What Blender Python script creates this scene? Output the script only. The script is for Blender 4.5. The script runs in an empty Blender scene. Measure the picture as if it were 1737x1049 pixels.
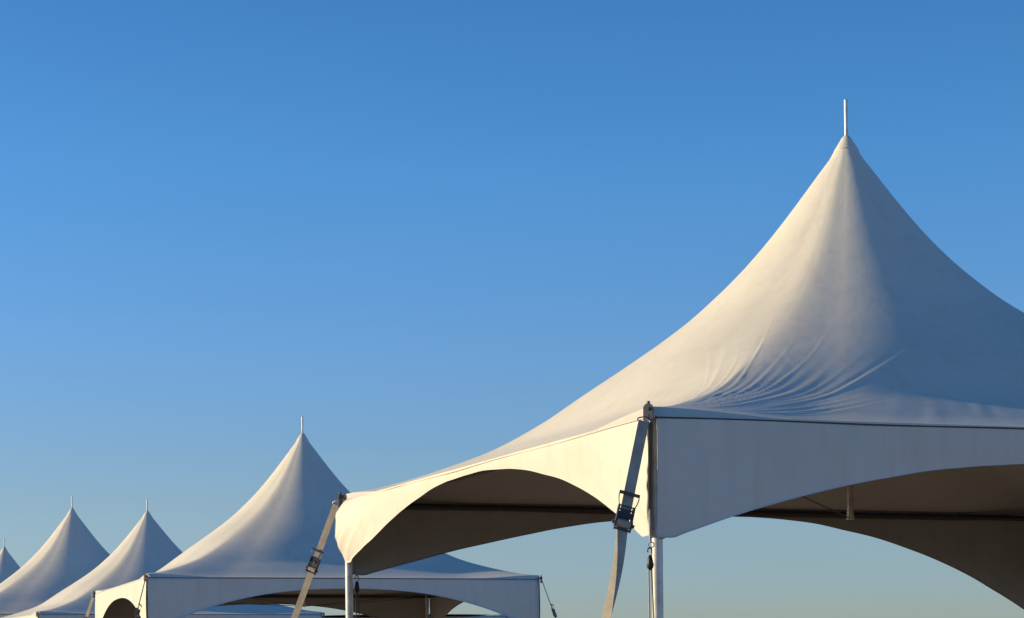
import bpy, math, random
import numpy as np
from mathutils import Vector, Matrix
R = math.radians
scene = bpy.context.scene
C = scene.collection

# ---------------------------------------------------------------- camera
CAMZ = .94
cam_d = bpy.data.cameras.new('camera'); cam = bpy.data.objects.new('camera', cam_d); C.objects.link(cam)
cam_d.sensor_width = 36; cam_d.lens = 36*3532.6/1737; cam_d.shift_y = .3548; cam_d.shift_x = -.0040; cam_d.clip_end = 20000; cam_d.clip_start = .1
cam.matrix_world = Matrix.Translation((0, 0, CAMZ)) @ Matrix.Rotation(R(90), 4, 'X') @ Matrix.Rotation(R(-.583), 4, 'Z')
scene.camera = cam
# ---------------------------------------------------------------- light
SUN_EL = R(14.5); SUN_AZ = R(-84)                      # azimuth clockwise from +Y
sdir = Vector((math.sin(SUN_AZ)*math.cos(SUN_EL), math.cos(SUN_AZ)*math.cos(SUN_EL), math.sin(SUN_EL)))
sun_d = bpy.data.lights.new('sun', 'SUN'); sun_d.energy = 5.0; sun_d.angle = R(.5); sun_d.color = (1, .77, .39)
sun = bpy.data.objects.new('sun', sun_d); C.objects.link(sun); sun.rotation_euler = sdir.to_track_quat('Z', 'Y').to_euler()
world = bpy.data.worlds.new('World'); scene.world = world; world.use_nodes = True
wn = world.node_tree; wn.nodes.clear()
wo = wn.nodes.new('ShaderNodeOutputWorld'); bg = wn.nodes.new('ShaderNodeBackground'); sk = wn.nodes.new('ShaderNodeTexSky')
hs = wn.nodes.new('ShaderNodeHueSaturation')
sk.sky_type = 'NISHITA'; sk.sun_disc = False; sk.sun_elevation = SUN_EL; sk.sun_rotation = SUN_AZ
sk.altitude = 0; sk.air_density = 1.0; sk.dust_density = .3; sk.ozone_density = 3.0
hs.inputs['Saturation'].default_value = 1.2; hs.inputs['Hue'].default_value = .5
wn.links.new(sk.outputs[0], hs.inputs['Color']); 
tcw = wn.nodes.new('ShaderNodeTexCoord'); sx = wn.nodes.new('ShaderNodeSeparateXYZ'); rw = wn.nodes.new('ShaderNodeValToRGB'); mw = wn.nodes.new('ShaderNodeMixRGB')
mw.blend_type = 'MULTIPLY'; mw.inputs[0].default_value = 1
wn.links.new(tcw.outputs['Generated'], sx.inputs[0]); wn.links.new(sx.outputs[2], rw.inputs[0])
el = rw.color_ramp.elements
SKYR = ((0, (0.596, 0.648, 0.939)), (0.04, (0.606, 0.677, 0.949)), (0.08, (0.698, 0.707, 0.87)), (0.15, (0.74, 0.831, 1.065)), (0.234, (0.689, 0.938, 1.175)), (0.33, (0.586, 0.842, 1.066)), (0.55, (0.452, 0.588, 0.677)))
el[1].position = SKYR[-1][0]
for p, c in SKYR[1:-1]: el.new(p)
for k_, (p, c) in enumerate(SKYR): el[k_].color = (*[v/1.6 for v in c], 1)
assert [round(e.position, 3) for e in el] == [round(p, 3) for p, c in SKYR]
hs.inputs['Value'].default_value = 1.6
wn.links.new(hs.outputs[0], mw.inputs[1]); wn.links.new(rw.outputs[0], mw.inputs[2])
nz = wn.nodes.new('ShaderNodeTexNoise'); mpw = wn.nodes.new('ShaderNodeMapping'); mpw.inputs['Scale'].default_value = (3, 3, 14); nz.inputs['Scale'].default_value = 1.6; nz.inputs['Detail'].default_value = 5
mr = wn.nodes.new('ShaderNodeMapRange'); mr.inputs['To Min'].default_value = .965; mr.inputs['To Max'].default_value = 1.035; mz = wn.nodes.new('ShaderNodeVectorMath'); mz.operation = 'SCALE'
wn.links.new(tcw.outputs['Generated'], mpw.inputs[0]); wn.links.new(mpw.outputs[0], nz.inputs['Vector']); wn.links.new(nz.outputs[0], mr.inputs['Value'])
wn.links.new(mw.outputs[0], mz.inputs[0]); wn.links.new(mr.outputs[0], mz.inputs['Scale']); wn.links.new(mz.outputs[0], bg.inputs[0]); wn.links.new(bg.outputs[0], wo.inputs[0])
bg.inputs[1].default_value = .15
scene.view_settings.view_transform = 'Standard'; scene.view_settings.look = 'None'
scene.view_settings.exposure = 0; scene.view_settings.gamma = 1
scene.render.engine = 'CYCLES'
scene.render.resolution_x = 1024; scene.render.resolution_y = 618

# ---------------------------------------------------------------- materials
def mat(name, col, rough=.6, metal=0, build=None):
    m = bpy.data.materials.new(name); m.use_nodes = True
    nt = m.node_tree; b = nt.nodes['Principled BSDF']
    b.inputs['Base Color'].default_value = (*col, 1); b.inputs['Roughness'].default_value = rough; b.inputs['Metallic'].default_value = metal
    if build: build(nt, b, col)
    return m
def node(nt, t, **k):
    n = nt.nodes.new(t)
    for a, v in k.items():
        if a in n.inputs: n.inputs[a].default_value = v
        else: setattr(n, a, v)
    return n
def fabric(nt, b, col):
    L = nt.links.new
    tc = node(nt, 'ShaderNodeTexCoord')
    big = node(nt, 'ShaderNodeTexNoise'); big.inputs['Scale'].default_value = .9; big.inputs['Detail'].default_value = 5; big.inputs['Roughness'].default_value = .6
    L(tc.outputs['Object'], big.inputs['Vector'])
    mp = node(nt, 'ShaderNodeMapping'); mp.inputs['Scale'].default_value = (5, 5, .7); L(tc.outputs['Object'], mp.inputs['Vector'])
    st = node(nt, 'ShaderNodeTexNoise'); st.inputs['Scale'].default_value = 2.2; st.inputs['Detail'].default_value = 6; L(mp.outputs[0], st.inputs['Vector'])
    r1 = node(nt, 'ShaderNodeValToRGB'); L(big.outputs[0], r1.inputs[0])
    r1.color_ramp.elements[0].position = .3; r1.color_ramp.elements[1].position = .7
    r1.color_ramp.elements[0].color = (*[c*.89 for c in col], 1); r1.color_ramp.elements[1].color = (*col, 1)
    r2 = node(nt, 'ShaderNodeValToRGB'); L(st.outputs[0], r2.inputs[0])
    r2.color_ramp.elements[0].position = .25; r2.color_ramp.elements[1].position = .5
    r2.color_ramp.elements[0].color = (.90, .87, .83, 1); r2.color_ramp.elements[1].color = (1, 1, 1, 1)
    mx = node(nt, 'ShaderNodeMixRGB', blend_type='MULTIPLY'); mx.inputs[0].default_value = .65
    L(r1.outputs[0], mx.inputs[1]); L(r2.outputs[0], mx.inputs[2]); L(mx.outputs[0], b.inputs['Base Color'])
    # soft creases + fine weave
    cr = node(nt, 'ShaderNodeTexNoise'); cr.inputs['Scale'].default_value = 3.2; cr.inputs['Detail'].default_value = 9; cr.inputs['Roughness'].default_value = .62; cr.inputs['Distortion'].default_value = .6
    L(tc.outputs['Object'], cr.inputs['Vector'])
    fn = node(nt, 'ShaderNodeTexNoise'); fn.inputs['Scale'].default_value = 160; fn.inputs['Detail'].default_value = 2; L(tc.outputs['Object'], fn.inputs['Vector'])
    b1 = node(nt, 'ShaderNodeBump'); b1.inputs['Strength'].default_value = .18; b1.inputs['Distance'].default_value = .010; L(cr.outputs[0], b1.inputs['Height'])
    b2 = node(nt, 'ShaderNodeBump'); b2.inputs['Strength'].default_value = .12; b2.inputs['Distance'].default_value = .004; L(fn.outputs[0], b2.inputs['Height']); L(b1.outputs[0], b2.inputs['Normal'])
    L(b2.outputs[0], b.inputs['Normal'])
def brushed(nt, b, col):
    L = nt.links.new
    tc = node(nt, 'ShaderNodeTexCoord')
    n = node(nt, 'ShaderNodeTexNoise'); n.inputs['Scale'].default_value = 14; n.inputs['Detail'].default_value = 6; L(tc.outputs['Object'], n.inputs['Vector'])
    r = node(nt, 'ShaderNodeValToRGB'); L(n.outputs[0], r.inputs[0]); r.color_ramp.elements[0].position = .3; r.color_ramp.elements[1].position = .65
    r.color_ramp.elements[0].color = (*[c*.72 for c in col], 1); r.color_ramp.elements[1].color = (*col, 1); L(r.outputs[0], b.inputs['Base Color'])
def weave(nt, b, col):
    brushed(nt, b, col); L = nt.links.new
    tc = node(nt, 'ShaderNodeTexCoord')
    w = node(nt, 'ShaderNodeTexWave'); w.inputs['Scale'].default_value = 90; w.inputs['Distortion'].default_value = .4; L(tc.outputs['Object'], w.inputs['Vector'])
    bp = node(nt, 'ShaderNodeBump'); bp.inputs['Strength'].default_value = .3; bp.inputs['Distance'].default_value = .002; L(w.outputs[0], bp.inputs['Height']); L(bp.outputs[0], b.inputs['Normal'])
def grassy(nt, b, col):
    L = nt.links.new
    tc = node(nt, 'ShaderNodeTexCoord')
    n = node(nt, 'ShaderNodeTexNoise'); n.inputs['Scale'].default_value = .35; n.inputs['Detail'].default_value = 12; L(tc.outputs['Object'], n.inputs['Vector'])
    r = node(nt, 'ShaderNodeValToRGB'); L(n.outputs[0], r.inputs[0])
    r.color_ramp.elements[0].position = .35; r.color_ramp.elements[1].position = .65
    r.color_ramp.elements[0].color = (.17, .12, .085, 1); r.color_ramp.elements[1].color = (.42, .305, .215, 1); L(r.outputs[0], b.inputs['Base Color'])
M = {
 'vinyl': mat('white_vinyl', (.81, .78, .725), .55, 0, fabric),
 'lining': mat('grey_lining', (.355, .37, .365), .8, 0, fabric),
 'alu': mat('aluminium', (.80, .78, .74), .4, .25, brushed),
 'shaded_alu': mat('shaded_beam', (.05, .045, .04), .6, .2, brushed),  # aluminium of the eave beams, with the under-roof shade put into its colour
 'steel': mat('dark_steel', (.16, .15, .14), .42, .8, brushed),
 'zinc': mat('zinc_steel', (.62, .60, .55), .35, .9, brushed),
 'rust': mat('brown_bracket', (.17, .12, .075), .6, .3, brushed),
 'web': mat('grey_webbing', (.54, .475, .40), .8, 0, weave),
 'web2': mat('olive_webbing', (.13, .115, .07), .85, 0, weave),
 'cord': mat('pale_cord', (.5, .5, .47), .8, 0, weave),
 'black': mat('black_plastic', (.015, .015, .017), .45, 0, brushed),
 'pipe': mat('dark_piping', (.10, .09, .09), .7, 0, brushed),
 'ground': mat('dry_grass', (.1, .08, .05), .95, 0, grassy),
}

# ---------------------------------------------------------------- helpers
class MB:
    def __init__(s): s.v = []; s.f = []; s.sm = []; s.mi = []
    def add(s, vs, fs, smooth=True, mi=0):
        n = len(s.v); s.v += [tuple(map(float, p)) for p in vs]; s.f += [tuple(i+n for i in f) for f in fs]
        s.sm += [smooth]*len(fs); s.mi += [mi]*len(fs)
    def build(s, name, m, parent=None):
        me = bpy.data.meshes.new(name); me.from_pydata(s.v, [], s.f)
        for k in (m if isinstance(m, (list, tuple)) else [m]): me.materials.append(M[k])
        me.polygons.foreach_set('use_smooth', s.sm); me.polygons.foreach_set('material_index', s.mi); me.update()
        o = bpy.data.objects.new(name, me); C.objects.link(o); o.parent = parent; return o
    def tube(s, pts, r, n=12, cap=True, smooth=True):
        pts = [Vector(p) for p in pts]; rs = r if isinstance(r, (list, tuple)) else [r]*len(pts)
        up = None; vs = []; fs = []
        for i, p in enumerate(pts):
            d = (pts[min(i+1, len(pts)-1)]-pts[max(i-1, 0)]).normalized()
            if up is None: up = Vector((0, 0, 1)) if abs(d.z) < .9 else Vector((1, 0, 0))
            a = (up-d*up.dot(d)).normalized(); b = d.cross(a); up = a
            for k in range(n):
                t = 2*math.pi*k/n; vs.append(p+(a*math.cos(t)+b*math.sin(t))*rs[i])
        for i in range(len(pts)-1):
            for k in range(n): fs.append((i*n+k, i*n+(k+1) % n, (i+1)*n+(k+1) % n, (i+1)*n+k))
        s.add(vs, fs, smooth)
        if cap:
            s.add(vs[:n], [tuple(range(n))[::-1]], False); s.add(vs[-n:], [tuple(range(n))], False)
        return s
    def box(s, c, ax, ay, az, hx, hy, hz, bev=.0):
        c = Vector(c); b = bev; pr = []
        # chamfered outline in x/y, extruded along z
        xy = [(hx-b, hy), (-hx+b, hy), (-hx, hy-b), (-hx, -hy+b), (-hx+b, -hy), (hx-b, -hy), (hx, -hy+b), (hx, hy-b)] if b else [(hx, hy), (-hx, hy), (-hx, -hy), (hx, -hy)]
        n = len(xy); vs = [c+ax*x+ay*y+az*z for z in (-hz, hz) for x, y in xy]
        fs = [tuple(range(n))[::-1], tuple(range(n, 2*n))]+[(i, (i+1) % n, n+(i+1) % n, n+i) for i in range(n)]
        s.add(vs, fs, False); return s
    def ribbon(s, pts, sides, w, th=.003):
        """flat webbing along pts; sides = lateral unit vectors; w = half widths"""
        pts = [Vector(p) for p in pts]; vs = []; fs = []
        for i, p in enumerate(pts):
            d = (pts[min(i+1, len(pts)-1)]-pts[max(i-1, 0)]).normalized(); a = Vector(sides[i]); a = (a-d*a.dot(d)).normalized(); n = d.cross(a)
            ww = w[i] if isinstance(w, (list, tuple)) else w
            for x, z in ((-1, -1), (1, -1), (1, 1), (-1, 1)): vs.append(p+a*ww*x+n*th*.5*z)
        for i in range(len(pts)-1):
            for k in range(4): fs.append((i*4+k, i*4+(k+1) % 4, (i+1)*4+(k+1) % 4, (i+1)*4+k))
        s.add(vs, fs, False); return s
def smooth_by_angle(o, a=40):
    pass
def empty(name, loc, label, cat, group=None, rz=0):
    o = bpy.data.objects.new(name, None); C.objects.link(o); o.location = loc; o.rotation_euler.z = rz; o.empty_display_size = .3
    o['label'] = label; o['category'] = cat
    if group: o['group'] = group
    return o
def vnoise(x, y, seed=0):
    """smooth value noise on arrays"""
    rs = np.random.RandomState(seed); g = rs.rand(256, 256)*2-1
    xi = np.floor(x).astype(int); yi = np.floor(y).astype(int); fx = x-xi; fy = y-yi
    fx = fx*fx*(3-2*fx); fy = fy*fy*(3-2*fy)
    a = g[xi % 256, yi % 256]; b = g[(xi+1) % 256, yi % 256]; c = g[xi % 256, (yi+1) % 256]; d = g[(xi+1) % 256, (yi+1) % 256]
    return (a*(1-fx)+b*fx)*(1-fy)+(c*(1-fx)+d*fx)*fy
def sstep(x): x = np.clip(x, 0, 1); return x*x*(3-2*x)

HE = 2.451; HP = 4.942                                # eave crease and peak above the ground
SEAM = .062
PT = np.array([0, .012, .04, .09, .145, .20, .28, .35, .43, .55, .62, .69, .77, .85, .93, 1.0])
PH = np.array([1, .975, .915, .80, .685, .588, .473, .395, .318, .215, .160, .112, .074, .040, .013, 0])
# densely resampled, smoothed profile
_t = np.linspace(0, 1, 601); _h = np.interp(_t, PT, PH)
for _ in range(3):
    k = np.ones(25)/25; _p = np.concatenate([2*_h[0]-_h[24:0:-1], _h, 2*_h[-1]-_h[-2:-26:-1]]); _h = np.convolve(_p, k, 'same')[24:-24]
_h = (_h-_h[-1])/(_h[0]-_h[-1])

def tent_geometry(o, cor, nu, nt, HP):
    """roof grid: rows from peak (0) to eave; corners N,R,F,L in order round the tent; returns X,Y,Z arrays"""
    edge = [(0, 1), (1, 2), (2, 3), (3, 0)]           # front, right, back, left
    S = np.linspace(0, 1, nu, endpoint=False)
    # cluster samples slightly to the corners
    P = []; PSI = []; CD = []
    for a, b in edge:
        A = np.array(cor[a]); B = np.array(cor[b]); s = S
        P.append(A[None]+(B-A)[None]*s[:, None]); PSI.append(np.arctan(2*s-1)); Ln = np.linalg.norm(B-A); CD.append(np.minimum(s, 1-s)*Ln)
    P = np.concatenate(P); PSI = np.concatenate(PSI); CD = np.concatenate(CD)
    q = np.linspace(0, 1, nt)**1.15
    Tt = q[:, None]*np.ones(len(P))[None]             # fraction along hip profile parameter
    h = np.interp(q, _t, _h)
    t = np.maximum(q, .0)
    rho = 1+.4142*(1-(1-h)**2.2)                        # 1 square, 1.414 round
    rho = np.minimum(rho, 1.4142); kk = 1-np.log(rho)/math.log(math.sqrt(2))
    gsq = -np.log(np.cos(PSI))/math.log(math.sqrt(2)); gsm = (1-np.cos(4*PSI))/2; wb = sstep(h/.40)*.9+.1*sstep(h/.08)
    gg = gsq[None]*(1-wb)[:, None]+gsm[None]*wb[:, None]
    tau = (t*rho)[:, None]*np.exp(np.log(1.41421/rho)[:, None]*gg)*np.cos(PSI)[None]
    tau = np.minimum(tau, 1)
    r0 = .035
    X = o[0]+tau*(P[:, 0]-o[0])[None]; Y = o[1]+tau*(P[:, 1]-o[1])[None]
    # small round ring at the top
    ang = np.arctan2(P[:, 1]-o[1], P[:, 0]-o[0]); w = np.clip(1-q/.03, 0, 1)[:, None]
    X = X+w*r0*np.cos(ang)[None]; Y = Y+w*r0*np.sin(ang)[None]
    eavez = HE-SEAM*sstep(CD/1.15)*.93
    Z = eavez[None]+(HP-eavez[None])*h[:, None]
    return X, Y, Z, q, ang, P, CD
def grid_faces(nr, nc, wrap):
    i = np.arange(nr-1)[:, None]; j = np.arange(nc if wrap else nc-1)[None]; j2 = (j+1) % nc
    a = i*nc+j; b = (i+1)*nc+j; c = (i+1)*nc+j2; d = i*nc+j2
    return np.stack([a, b, c, d], -1).reshape(-1, 4)
def mesh_np(name, V, F, mats, parent, mi=None):
    me = bpy.data.meshes.new(name); me.from_pydata(V.tolist(), [], F.tolist())
    for k in mats: me.materials.append(M[k])
    me.polygons.foreach_set('use_smooth', [True]*len(F))
    if mi is not None: me.polygons.foreach_set('material_index', mi.tolist())
    me.update(); o = bpy.data.objects.new(name, me); C.objects.link(o); o.parent = parent; return o

def sheet(name, G, parent, th=.003, normal_out=None, wrap=False):
    """two-sided cloth: outer white vinyl, inner grey lining a few mm behind, joined at the rim"""
    nr, nc = G.shape[:2]
    du = np.gradient(G, axis=0); dv = (np.roll(G, -1, 1)-np.roll(G, 1, 1)) if wrap else np.gradient(G, axis=1)
    n = np.cross(du, dv); n /= np.maximum(np.linalg.norm(n, axis=-1, keepdims=True), 1e-9)
    if normal_out is not None:
        s = np.sign((n*normal_out).sum(-1).mean()); n = n*s
    else: s = 1
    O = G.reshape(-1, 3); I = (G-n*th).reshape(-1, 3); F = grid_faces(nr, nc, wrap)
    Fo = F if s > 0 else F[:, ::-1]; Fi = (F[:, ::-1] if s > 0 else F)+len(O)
    rim = []
    rows = [0, nr-1]
    for r in rows:
        for j in range(nc if wrap else nc-1):
            a = r*nc+j; b = r*nc+(j+1) % nc; rim.append((a, b, b+len(O), a+len(O)))
    if not wrap:
        for c in (0, nc-1):
            for i in range(nr-1):
                a = i*nc+c; b = (i+1)*nc+c; rim.append((a, b, b+len(O), a+len(O)))
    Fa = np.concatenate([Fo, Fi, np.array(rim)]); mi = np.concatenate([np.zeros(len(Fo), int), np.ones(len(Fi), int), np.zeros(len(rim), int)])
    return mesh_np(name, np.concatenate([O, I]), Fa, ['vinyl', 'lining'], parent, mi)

def make_tent(label, group, o, cor, nu=60, nt=80, drops=(.75,)*4, apex=(.2,)*4, wr=0, flare=(0,)*4, hires=False, hp=HP, vd={}, vp=2.05, ins=(.07,)*4):
    """o peak (x,y); cor N,R,F,L world xy; drops of the valance tips at N,R,F,L; apex height of the valance per face front,right,back,left"""
    root = empty('marquee_tent', (o[0], o[1], 0), label, 'tent', group)
    O = np.array([o[0], o[1], 0.0])
    HP = hp; X, Y, Z, q, ang, P, CD = tent_geometry(o, cor, nu, nt, hp)
    # ------- broad sag and creases pressed in the cloth
    cenN = np.array(cor[0])
    if wr:
        dx = X-cenN[0]; dy = Y-cenN[1]; rr = np.hypot(dx, dy)
        e1 = np.array(cor[1])-cenN; e1 /= np.linalg.norm(e1); e2 = np.array(cor[3])-cenN; e2 /= np.linalg.norm(e2)
        a = np.arctan2(dx*e2[0]+dy*e2[1], dx*e1[0]+dy*e1[1])      # 0 along front eave, pi/2 along left eave
        D = np.zeros_like(X)
        rs = random.Random(8)
        fan = []
        for kf in range(24):
            a0 = .085+.036*kf*(.75+.011*kf)+rs.uniform(-.008, .008); st_ = 1 if .2 < a0 < .62 else .6
            if a0 < .2: r1 = rs.uniform(.6, 1.0); r2 = r1+rs.uniform(.6, 1.1)
            elif a0 < .38: r1 = rs.uniform(.4, .9); r2 = r1+rs.uniform(.8, 1.4)
            else: r1 = rs.uniform(.45, 1.1); r2 = r1+rs.uniform(1.2, 2.2)
            fan.append((a0, r1, min(r2, 3.1), st_*rs.uniform(.0012, .0066), rs.uniform(.45, 1.3)))
        for a0, r1, r2, amp, wf in fan:
            ac = a0+.055*(rr-1.2)*(.2+a0)+.012*vnoise(rr*1.7+a0*40, a*0+a0*9, 3)
            wdt = .0125*wf*(.55+.55/np.maximum(rr, .4))
            g = np.exp(-((a-ac)/wdt)**2)-.5*np.exp(-((a-ac-1.6*wdt)/(wdt*1.2))**2)
            win = sstep((rr-r1*.5)/(r1*.8))*(1-sstep((rr-r2*.5)/(r2*.6)))**1.3
            D += amp*g*win*(1+.35*vnoise(rr*5+a0*70, a*0+a0*13, 17))
        # crinkles down the hip towards the near corner
        angN = math.atan2(cenN[1]-o[1], cenN[0]-o[0]); da = (ang[None]-angN+math.pi) % (2*math.pi)-math.pi
        ro = np.hypot(X-o[0], Y-o[1]); arc = da*ro
        band = np.exp(-((arc-.05-.05*ro)/(.16+.15*ro))**2)*sstep(ro/.25)*(1-sstep((ro-2.6)/1.2))
        w1 = vnoise(arc*14+2.5*vnoise(ro*5, arc*3, 8), ro*3.0, 11); w2 = vnoise(arc*30+3*vnoise(ro*9, arc*4, 9), ro*9, 12)
        D += band*.35*(.0012*(1-np.abs(w1)*2.2)+.0006*w2)
        # weaker puckers elsewhere round the eave
        pk = vnoise(ang[None]*34+3*ro, ro*1.3, 21)*np.exp(-((q[:, None]-.80)/.13)**2)
        D += .0012*pk
        D *= wr*sstep((1-q[:, None])/.06)
        # push along the surface normal
        G = np.stack([X, Y, Z], -1); du = np.gradient(G, axis=0); dv = np.roll(G, -1, 1)-np.roll(G, 1, 1)
        n = np.cross(du, dv); n /= np.maximum(np.linalg.norm(n, axis=-1, keepdims=True), 1e-9); n *= np.sign(n[..., 2:3]+1e-12)
        G = G+n*D[..., None]
        X, Y, Z = G[..., 0], G[..., 1], G[..., 2]
    # last row: cloth turns down over the beam to the seam
    X = np.vstack([X, X[-1:]]); Y = np.vstack([Y, Y[-1:]]); zs = np.minimum(Z[-1]-.002, HE-SEAM); Z = np.vstack([Z, zs[None]])
    G = np.stack([X, Y, Z], -1)-O
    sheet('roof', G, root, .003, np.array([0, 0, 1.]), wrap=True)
    # ------- collar and pole at the peak
    zc = [-.10, -.098, -.085, -.07, -.05, -.035, -.02, 0, .02]; dc = sum(math.hypot(c[0]-o[0], c[1]-o[1]) for c in cor)/4
    rc = [max(.016, float(np.interp(-min(z, 0)/(HP-HE), 1-_h, _t))*dc*.97+.030*max(0, 1-float(np.interp(-min(z, 0)/(HP-HE), 1-_h, _t))/.03)+.004) for z in zc]; rc[0] = rc[1]-.006; rc[-1] = .0155
    m = MB(); m.tube([(0, 0, HP+z) for z in zc], rc, 32, cap=False); m.build('peak_collar', 'vinyl', root)
    m = MB(); m.tube([(0, 0, HP-.1), (0, 0, HP+.285)], .0145, 16); m.tube([(0, 0, HP+.285), (0, 0, HP+.292)], [.0145, .009], 16); m.build('peak_pole', 'alu', root)
    # ------- king post and its cables
    kz = min(HE-.385, HP-.5)
    m = MB(); m.tube([(0, 0, kz+.03), (0, 0, HP-.12)], .026, 16); m.tube([(0, 0, kz), (0, 0, kz+.03)], .031, 16); m.build('king_post', 'zinc', root)
    cz = HE-SEAM-.035
    inner = []
    for c, i_ in zip(cor, ins):
        d = Vector((o[0]-c[0], o[1]-c[1], 0)).normalized(); inner.append(Vector((c[0]-o[0], c[1]-o[1], 0))+d*i_)
    for p in (inner if not hires else [inner[0], inner[2], inner[3]]):
        m = MB(); m.tube([(p.x, p.y, cz), (p.x*.5, p.y*.5, (cz+kz)/2-.01), (0, 0, kz+.01)], .005, 6); m.build('brace_cable', 'pipe', root)
    # ------- legs and beams
    for k, p in enumerate(inner):
        m = MB(); m.tube([(p.x, p.y, 0.012), (p.x, p.y, cz-.03)], .0325, 20)
        m.tube([(p.x, p.y, cz-.20), (p.x, p.y, cz+.03)], .037, 20)
        lg = m.build('leg', 'alu', root)
        m = MB(); m.box((p.x, p.y, .006), Vector((1, 0, 0)), Vector((0, 1, 0)), Vector((0, 0, 1)), .08, .08, .006, .01); m.build('foot_plate', 'zinc', lg)
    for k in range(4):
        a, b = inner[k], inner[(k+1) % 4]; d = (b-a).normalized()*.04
        m = MB(); m.tube([(a.x+d.x, a.y+d.y, cz), (b.x-d.x, b.y-d.y, cz)], .026, 14); m.build('eave_beam', 'shaded_alu', root)
    # ------- valances
    for k in range(4):
        a = np.array(cor[k]); b = np.array(cor[(k+1) % 4]); Ln = np.linalg.norm(b-a); u = (b-a)/Ln
        mid = (a+b)/2-np.array(o[:2]); nrm = np.array([u[1], -u[0]]); nrm *= np.sign(nrm@mid)
        nn = 160 if hires else 48; nr = 30 if hires else 10
        s = np.linspace(0, 1, nn); s = .5-.5*np.cos(np.pi*s)*(.35)-(.5-s)*.65; s = (s-s[0])/(s[-1]-s[0])
        da_, db_ = vd.get(k, (drops[k], drops[(k+1) % 4])); tip = da_*(1-s)+db_*s
        w0 = .02; x = np.abs(2*s-1)/(1-2*w0); x = np.minimum(x, 1)
        frac = x**vp
        dr = apex[k]+(tip-apex[k])*frac
        if hires: dr = dr+.006*vnoise(s*22+k*7, s*0+.5, 31)+.010*vnoise(s*60, s*0+.3, 32)*np.exp(-((1-np.abs(2*s-1))/.06)**2)
        f = np.linspace(0, 1, nr)
        Sg = s[None]*np.ones((nr, 1)); Fg = f[:, None]*np.ones((1, nn)); DR = dr[None]*Fg
        inset = .012; ia = .034 if hires and k == 0 else inset; along = ia+(Ln-ia-inset)*Sg
        # belly, gathers at the corners
        cd = np.minimum(along, Ln-along)
        out = .006+.010*np.sin(np.pi*Fg)*np.exp(-cd/.5)
        if hires:
            pc = np.exp(-cd/.55); out = out+pc*.014*vnoise(cd*5+DR*9, DR*1.2+k, 41)*sstep(Fg*3)+.004*vnoise(along*2.2, DR*4, 42)+pc*.006*vnoise(cd*16+DR*22, DR*3, 43)*sstep(Fg*3)
            for cd_, sd_ in ((along, 1), (Ln-along, 2)):
                rad = np.hypot(cd_, DR); an = np.arctan2(DR, cd_+.04)
                out = out+.0075*vnoise(an*8+k*11+sd_*5, rad*.9, 51)*np.exp(-rad/.9)*np.minimum(1, rad/.2)*sstep(Fg*4)
            out = out-.02*(1-pc)*Fg*np.minimum(1, DR/.25)
        fa, fb = flare[k] if k == 3 else 0, 0
        bul = np.sin(np.pi*np.clip(DR/np.maximum(tip[None], .01)/1.0, 0, 1)**.8)
        bump_a = fa*bul*np.exp(-(along/.35)**2); bump_b = fb*bul*np.exp(-((Ln-along)/.35)**2)
        al = along-.35*bump_a+.35*bump_b
        xx = a[0]+u[0]*al+nrm[0]*(out+.62*(bump_a+bump_b)); yy = a[1]+u[1]*al+nrm[1]*(out+.62*(bump_a+bump_b)); zz = HE-SEAM+.014-(DR+.014*Fg)
        sheet('valance', np.stack([xx, yy, zz], -1)-O, root, .003, np.array([nrm[0], nrm[1], 0]))
        m = MB(); pts = [(a[0]+u[0]*t+nrm[0]*.010-o[0], a[1]+u[1]*t+nrm[1]*.010-o[1], HE-SEAM+(.003*math.sin(t*3.1+k) if hires else 0)) for t in np.linspace(.02, Ln-.02, 30)]
        m.tube(pts, .003 if k == 3 else .0048, 6); m.build('seam_piping', 'vinyl' if k == 3 else 'pipe', root)
    return root, [Vector((c[0], c[1], HE)) for c in cor]

def square(x, y, th, su=6.1, sv=6.1):
    c, s = math.cos(th), math.sin(th); u = (c, s); v = (-s, c)
    f = lambda a, b: (x+u[0]*su/2*a+v[0]*sv/2*b, y+u[1]*su/2*a+v[1]*sv/2*b)
    return [f(-1, -1), f(1, -1), f(1, 1), f(-1, 1)]
def copy_tree(o, parent=None):
    c = o.copy(); C.objects.link(c); c.parent = parent
    for ch in [x for x in bpy.data.objects if x.parent == o]: copy_tree(ch, c)
    return c

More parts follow.
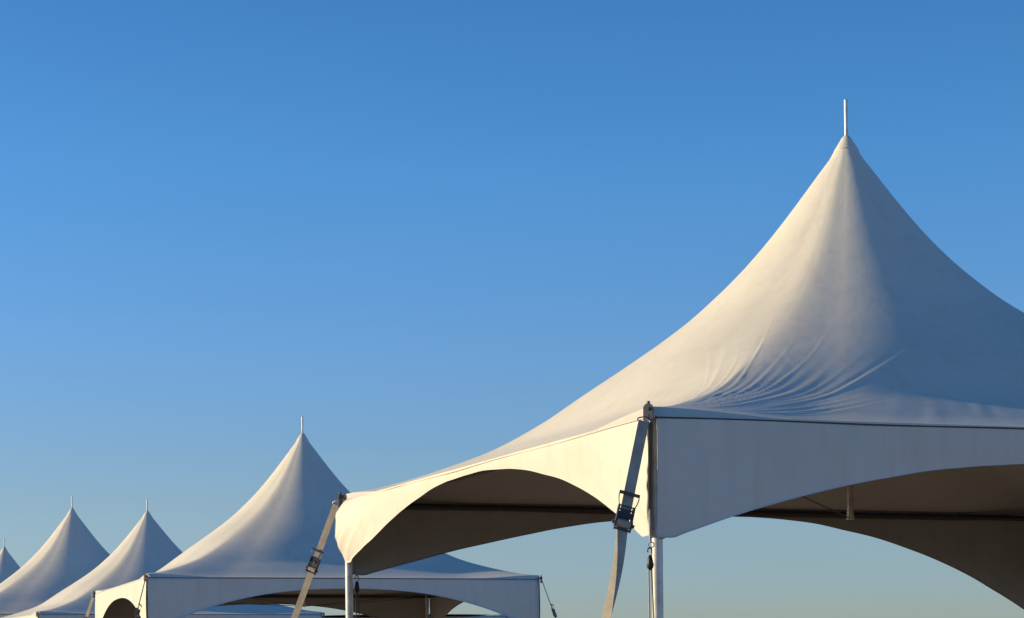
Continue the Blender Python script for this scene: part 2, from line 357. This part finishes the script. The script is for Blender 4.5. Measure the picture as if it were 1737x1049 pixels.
# ---------------------------------------------------------------- straps and cords
def guy_strap(label, top, ang, group='ratchet straps staking the tent corners', w=.036, spread=1.14, face=None, rat=.42, twist=True, matw='web', scale=1.0, stake=True, rs=1.0):
    """top = world point of the upper end, ang = heading of the guy (world), face = lateral direction of the webbing, rat = metres down the strap where the ratchet starts"""
    root = empty('ratchet_strap', (top.x+math.cos(ang)*spread, top.y+math.sin(ang)*spread, 0), label, 'strap', group)
    O = Vector(root.location); T = Vector(top)-O; B = Vector((0, 0, .05))
    d = (B-T).normalized(); Ln = (B-T).length
    side = Vector(face) if face is not None else Vector((1, 0, 0)); side = (side-d*side.dot(d)).normalized(); nr = side.cross(d).normalized()
    if nr.y > 0: nr = -nr
    P = lambda x, y, z: T+side*x*scale+d*y+nr*z*scale
    r0 = rat; L1 = .20*scale*rs
    # D ring and upper webbing
    m = MB(); pts = [P(-w*1.15, .0, 0), P(-w*1.15, -.014, 0), P(0, -.035, 0), P(w*1.15, -.014, 0), P(w*1.15, .0, 0), P(-w*1.15, .0, 0)]
    m.tube(pts, .0045*scale, 8); m.build('ring', 'zinc', root)
    m = MB(); n = 14; pts = [P(0, .002+(r0+L1*.8-.002)*i/n, .004) for i in range(n+1)]
    m.ribbon(pts, [side]*(n+1), w*scale, .0035); m.tube([P(-w, .006, .004), P(w, .006, .004)], .006*scale, 8); m.build('upper_webbing', matw, root)
    # lower webbing; on the near strap it is folded over along a slanting crease
    m = MB(); n = 80; y0 = r0+L1*.86; Y = Ln-y0; vs = []; fs = []
    def cpos(y):
        if not twist: return -1
        return min(1, -1+2*y/.56)
    for i in range(n+1):
        y = Y*i/n; c = cpos(y); W = w*scale; sl = .012*math.sin(y*6)*(1 if twist else 0)
        ca, sa = math.cos(R(44)), math.sin(R(44)); xc = c*W; a = (xc+W)
        xl = xc-a*ca; zl = -a*sa
        off = (a-a*ca)*.5
        for th in (0, -.003):
            for X_, Z_ in ((xl-off*0+off, zl), (xc+off, 0), (W+off, 0)): vs.append(P((X_+sl)/scale, y0+y, (Z_+th)/scale+.004))
    for i in range(n):
        A = i*6; Bq = A+6
        for k in (0, 1):
            fs += [(A+k, A+k+1, Bq+k+1, Bq+k), (A+3+k, Bq+3+k, Bq+4+k, A+4+k)]
        fs += [(A, Bq, Bq+3, A+3), (A+2, A+5, Bq+5, Bq+2)]
    m.add(vs, fs, False); m.build('lower_webbing', matw, root)
    P2 = lambda x, y, z: P(x*rs, y, z*rs)
    # ratchet
    rt = MB()
    for sx in (-1, 1):
        rt.box(P2(sx*.0405, r0+L1*.66, .012), nr, d, side, .017*scale*rs, L1*.35, .0022*scale*rs, .008*scale*rs)
        rt.box(P2(sx*.034, r0+L1*.56, .004), nr, d, side, .011*scale*rs, L1*.26, .0018*scale*rs, .005*scale*rs)
        rt.tube([P2(sx*.0395, r0+L1*.83, .012), P2(sx*.0445, r0+L1*.83, .012)], .022*scale*rs, 18)
        rt.tube([P2(sx*.0445, r0+L1*.83, .012), P2(sx*.056, r0+L1*.83, .012)], .009*scale*rs, 10)
    rt.box(P2(0, r0+L1*.60, .020), side, d, nr, .038*scale*rs, .016*scale*rs, .0025*scale*rs, .004*scale*rs)
    rt.box(P2(0, r0+L1*.52, .022), side, d, nr, .012*scale*rs, .012*scale*rs, .002*scale*rs, .003*scale*rs)
    rt.tube([P2(-.038, r0+L1*.44, .016), P2(.038, r0+L1*.44, .016)], .0045*scale*rs, 8)
    rt.tube([P2(-.038, r0+L1*.34, .018), P2(.038, r0+L1*.34, .018)], .0035*scale*rs, 8)
    rt.tube([P2(-.04, r0+L1*.97, .006), P2(.04, r0+L1*.97, .006)], .006*scale*rs, 10)
    ro = rt.build('ratchet', 'steel', root)
    m = MB(); m.tube([P2(-.052, r0, .026), P2(.052, r0, .026)], .0085*scale*rs, 12)
    for sx in (-1, 1):
        m.tube([P2(sx*.049, r0, .026), P2(sx*.051, r0+L1*.12, .026), P2(sx*.046, r0+L1*.25, .024), P2(sx*.038, r0+L1*.36, .020)], .0028*scale*rs, 8)
    m.build('handle', 'zinc' if scale < 1.01 and False else 'steel', ro)
    m = MB(); m.tube([P2(-.036, r0+L1*.83, .012), P2(.036, r0+L1*.83, .012)], .0195*scale*rs, 20); m.build('spool', matw, ro)
    if stake:
        m = MB(); m.tube([(0, 0, -.3), (0, 0, .10)], .014, 10); m.tube([(0, 0, .10), (0, 0, .115)], .024, 10); m.tube([(-.03, 0, .055), (.03, 0, .055)], .006, 8); m.build('stake', 'rust', root)
    return root

def corner_bracket(root, p, out, sc=1.0, mk='steel', ox=0):
    """folded steel plate at a tent corner; p local to the tent root, out = outward unit vector"""
    side = Vector((-out.y, out.x, 0)); up = Vector((0, 0, 1))
    m = MB(); c = p+out*.035
    # rounded plate
    n = 20; xy = [(math.cos(t)*.026, .0+math.sin(t)*.026) for t in np.linspace(0, math.pi, n)]+[(-.026, -.065), (-.018, -.072), (.018, -.072), (.026, -.065)]
    for th in (0,):
        vs = [c+side*x*sc+up*(y*sc-.01)+out*z for z in (-.004, .004) for x, y in xy]; k = len(xy)
        m.add(vs, [tuple(range(k)), tuple(range(k, 2*k))[::-1]]+[(i, (i+1) % k, k+(i+1) % k, k+i) for i in range(k)], False)
    m.tube([c+out*.004-up*.01, c+out*.016-up*.01], .010*sc, 8)
    m.tube([c+up*.018, c+up*.032], .009*sc, 8)
    m.tube([c-up*.01-out*.07, c-up*.01], .012*sc, 8)
    return m.build('corner_bracket', mk, root)

def hook_cord(label, top, length=2.2, sc=1.0, group='hooked cords hanging beside the tent legs', matc='cord', dx=.012):
    """S hook, black cam clip and a doubled cord dropping beside a leg"""
    root = empty('tension_cord', (top.x, top.y, 0), label, 'cord', group); z = top.z
    X = Vector((1, 0, 0))
    m = MB(); pts = []
    for t in np.linspace(-.2, 1.25, 16):
        a = math.pi*t; pts.append((-.014*math.cos(a)*sc, 0, z-.02+.016*math.sin(a)*sc))
    m.tube(pts, .0045*sc, 8)
    m.tube([(.014*sc, 0, z-.02), (.010*sc, 0, z-.05), (.002, 0, z-.065*sc)], .004*sc, 8); m.build('hook', 'steel', root)
    m = MB(); m.tube([(0, 0, z-.055*sc), (0, 0, z-.075*sc), (0, 0, z-.11*sc), (0, 0, z-.135*sc), (0, 0, z-.15*sc)], [.006*sc, .014*sc, .020*sc, .018*sc, .007*sc], 12); m.build('clip', 'black', root)
    m = MB(); m.tube([(-.010*sc, 0, z-.14*sc), (-.008*sc, .004, z-.6), (-.004, .01, z-length*.6), (0, 0, .02)], .0042*sc, 8)
    m.tube([(.008*sc, 0, z-.14*sc), (.016*sc, -.003, z-.55), (.02*sc, .005, z-length*.6), (.012, 0, .02)], .0042*sc, 8); m.build('cord_strand', matc, root)
    return root

# ================================================================ GROUND
BUMPS = [(-8.25, 46.79, -.02), (-11.26, 53.0, -.176), (-3.55, 61.5, .13)]
def gz(x, y): return sum(h*math.exp(-(((x-a)**2+(y-b)**2)/24.)**2) for a, b, h in BUMPS)
def axis(lo, hi, step): return list(np.concatenate([[-6000, -1500, -400, -120], np.arange(lo, hi, step), [120+hi, 400+hi, 1500+hi, 6000]]))
gx = axis(-30, 20, 1.0); gy = axis(-10, 80, 1.0)
m = MB(); m.add([(x, y, gz(x, y)) for y in gy for x in gx], [(j*len(gx)+i, j*len(gx)+i+1, (j+1)*len(gx)+i+1, (j+1)*len(gx)+i) for j in range(len(gy)-1) for i in range(len(gx)-1)])
g = m.build('ground', 'ground'); g['kind'] = 'structure'

# ================================================================ NEAR TENT
GR = 'white peaked marquee tents in a row'
oA = (2.53, 15.70)
corA = [(.783, 11.90), (6.1, 13.70), (5.12, 19.95), (-1.411, 17.48)]
tentA, cA = make_tent('largest white peaked tent at the right, nearest, with wrinkled roof and dark underside', GR,
    oA, corA, nu=230, nt=340, drops=(.68, .75, 1.0, .51), apex=(.20, .2, .06, .045), wr=1, flare=(0, 0, 0, .13), vd={2: (1.0, .615)}, hires=True, ins=(.085, .07, .07, .02))
def outv(o, c): return Vector((c[0]-o[0], c[1]-o[1], 0)).normalized()
OA = Vector((*oA, 0))
oN = outv(oA, corA[0]); oL = outv(oA, corA[3])
corner_bracket(tentA, cA[0]-OA-Vector((0, 0, .005)), oN, 1.15, 'steel')
corner_bracket(tentA, cA[3]-OA-Vector((0, 0, .015))+oL*.022, oL, 1.25, 'rust')
m = MB(); p = cA[0]-OA+oN*.022-Vector((0, 0, .09)); m.box(p, Vector((1, .3, 0)).normalized(), Vector((0, 0, 1)), Vector((.3, -1, 0)).normalized(), .013, .085, .010, .006)
m.build('strap_plate', 'rust', tentA)
lp = cA[0]-OA-oN*.085
m = MB(); m.tube([(lp.x+.042*math.cos(t), lp.y+.042*math.sin(t), 1.705+.006*math.sin(t*2)) for t in np.linspace(0, 2*math.pi, 30)], .0035, 8)
m.build('tie_wire', 'zinc', tentA)

SG = 'ratchet straps staking the tent corners'
tp = cA[0]+oN*.050+Vector((-.022, 0, -.092))
guy_strap('wide grey ratchet strap with twisted webbing at the near corner of the largest tent', tp, math.atan2(oN.y, oN.x)-.02, SG, w=.031, spread=1.22, face=(1, .22, 0), rat=.50, rs=1.13)
tp = cA[3]+oL*.095+Vector((0, 0, -.085))
guy_strap('grey ratchet strap at the left corner of the largest tent, over the second tent', tp, math.atan2(oL.y, oL.x), SG, w=.030, spread=1.02, face=(.93, -.36, 0), rat=.42, twist=False)

def tension_line(label, x, y, z0, tape, cordlen, sc=1.0, matc='cord'):
    root = empty('tension_cord', (x, y, 0), label, 'cord', 'hooked cords hanging beside the tent legs')
    z = z0
    if tape:
        m = MB(); n = 12; pts = [(0.010*(1-i/n)*1.0, 0, z-tape*i/n) for i in range(n+1)]
        m.ribbon(pts, [(1, .35, 0)]*(n+1), [.016-.008*i/n for i in range(n+1)], .004); m.build('webbing', 'web2', root); z -= tape
    if cordlen:
        m = MB(); m.tube([(0, 0, z+.01), (.002, 0, z-cordlen)], .0075, 8); m.tube([(.006+.016*math.cos(t), 0, z-cordlen-.012+.016*math.sin(t)) for t in np.linspace(0, 2*math.pi, 18)], .0035, 8); m.build('cord_end', 'cord', root); z -= cordlen+.02
    m = MB(); pts = [(-.013*math.cos(math.pi*t)*sc-.002, 0, z-.024+.014*math.sin(math.pi*t)*sc) for t in np.linspace(-.25, 1.1, 16)]
    m.tube(pts, .0042*sc, 8); m.tube([pts[-1], (.010*sc, 0, z-.05), (.0, 0, z-.066*sc)], .004*sc, 8); m.build('hook', 'steel', root)
    m = MB(); m.tube([(0, 0, z-q*sc) for q in (.050, .062, .085, .105, .125, .137)], [.005*sc, .013*sc, .017*sc, .021*sc, .017*sc, .006*sc], 12); m.build('clip', 'black', root)
    a = z-.13*sc
    m = MB(); m.tube([(-.009*sc, 0, a), (-.006*sc, .004, a-.35), (-.002, .01, a-.8), (0, 0, .02)], .0045*sc, 8); m.build('cord_strand', matc, root)
    m = MB(); m.tube([(.008*sc, 0, a), (.018*sc, -.003, a-.35), (.026*sc, .005, a-.8), (.012, 0, .02)], .0045*sc, 8); m.build('cord_strand', matc, root)
    return root
p = cA[0]+oN*.034
tension_line('dark webbing and pale doubled cord with a black clip beside the near leg', p.x+.002, p.y, HE-.05, .55, .18)
tension_line('short brown cord with a black clip beside the left leg of the largest tent', -1.33, 17.5, 1.775, 0, 0, 1.1, 'rust')

# ================================================================ SECOND TENT AND FAR TENTS
thB = .315; oB = (-3.514, 34.65)
sqB = square(*oB, thB, 6.1, 6.4)
tentB, cB = make_tent('mid sized white peaked tent, second from the right, its blue shaded side facing the camera', GR, oB, sqB, nu=60, nt=90, drops=(.76,)*4, apex=(.155, .17, .17, .19), wr=0, vp=2.35)
for c in cB:
    ov = outv(oB, c); b = corner_bracket(tentB, c-Vector((*oB, 0))-Vector((0, 0, .03))+ov*.0, ov, 1.1, 'rust')
far = [(-8.25, 46.79, .41, 'small white peaked tent whose left roof edge overlaps the taller tent beside it'),
       (-11.26, 53.0, .315, 'small white peaked tent second from the left edge, partly behind its right neighbour'),
       (-15.69, 64.0, .315, 'tiny farthest white tent cut off by the left edge, mostly its peak showing')]
for (x, y, th, lb) in far:
    t = copy_tree(tentB); t.location = (x, y, gz(x, y)); t.rotation_euler.z = th-thB; t['label'] = lb
    if x == -8.25: t.scale.z = .943
    if x == -11.26: t.scale = (1.09, 1.09, 1.092)
fl, _c = make_tent('distant low white canopy with an almost flat roof, seen under the second tent', 'x', (-3.55, 61.5), square(-3.55, 61.5, .1, 6.0, 6.1), nu=30, nt=30, hp=HE+.10, apex=(.3,)*4)
del fl['group']; fl.location.z = .13
names = {0: ('thin ratchet strap at the near left corner of the second tent', .014, (.25, 1, 0), 1.0),
         1: ('thin dark ratchet strap off the right end of the second tent', .026, (.25, 1, 0), .9),
         3: ('pale ratchet strap off the far left corner of the second tent', .03, (.9, -.4, 0), 1.0)}
for k, (lb, w, fc, sp) in names.items():
    ov = outv(oB, cB[k]); guy_strap(lb, cB[k]+ov*.05+Vector((0, 0, -.10)), math.atan2(ov.y, ov.x), SG, w=w, spread=sp, face=fc, rat=.40, twist=False)
print('SCENE BUILT')
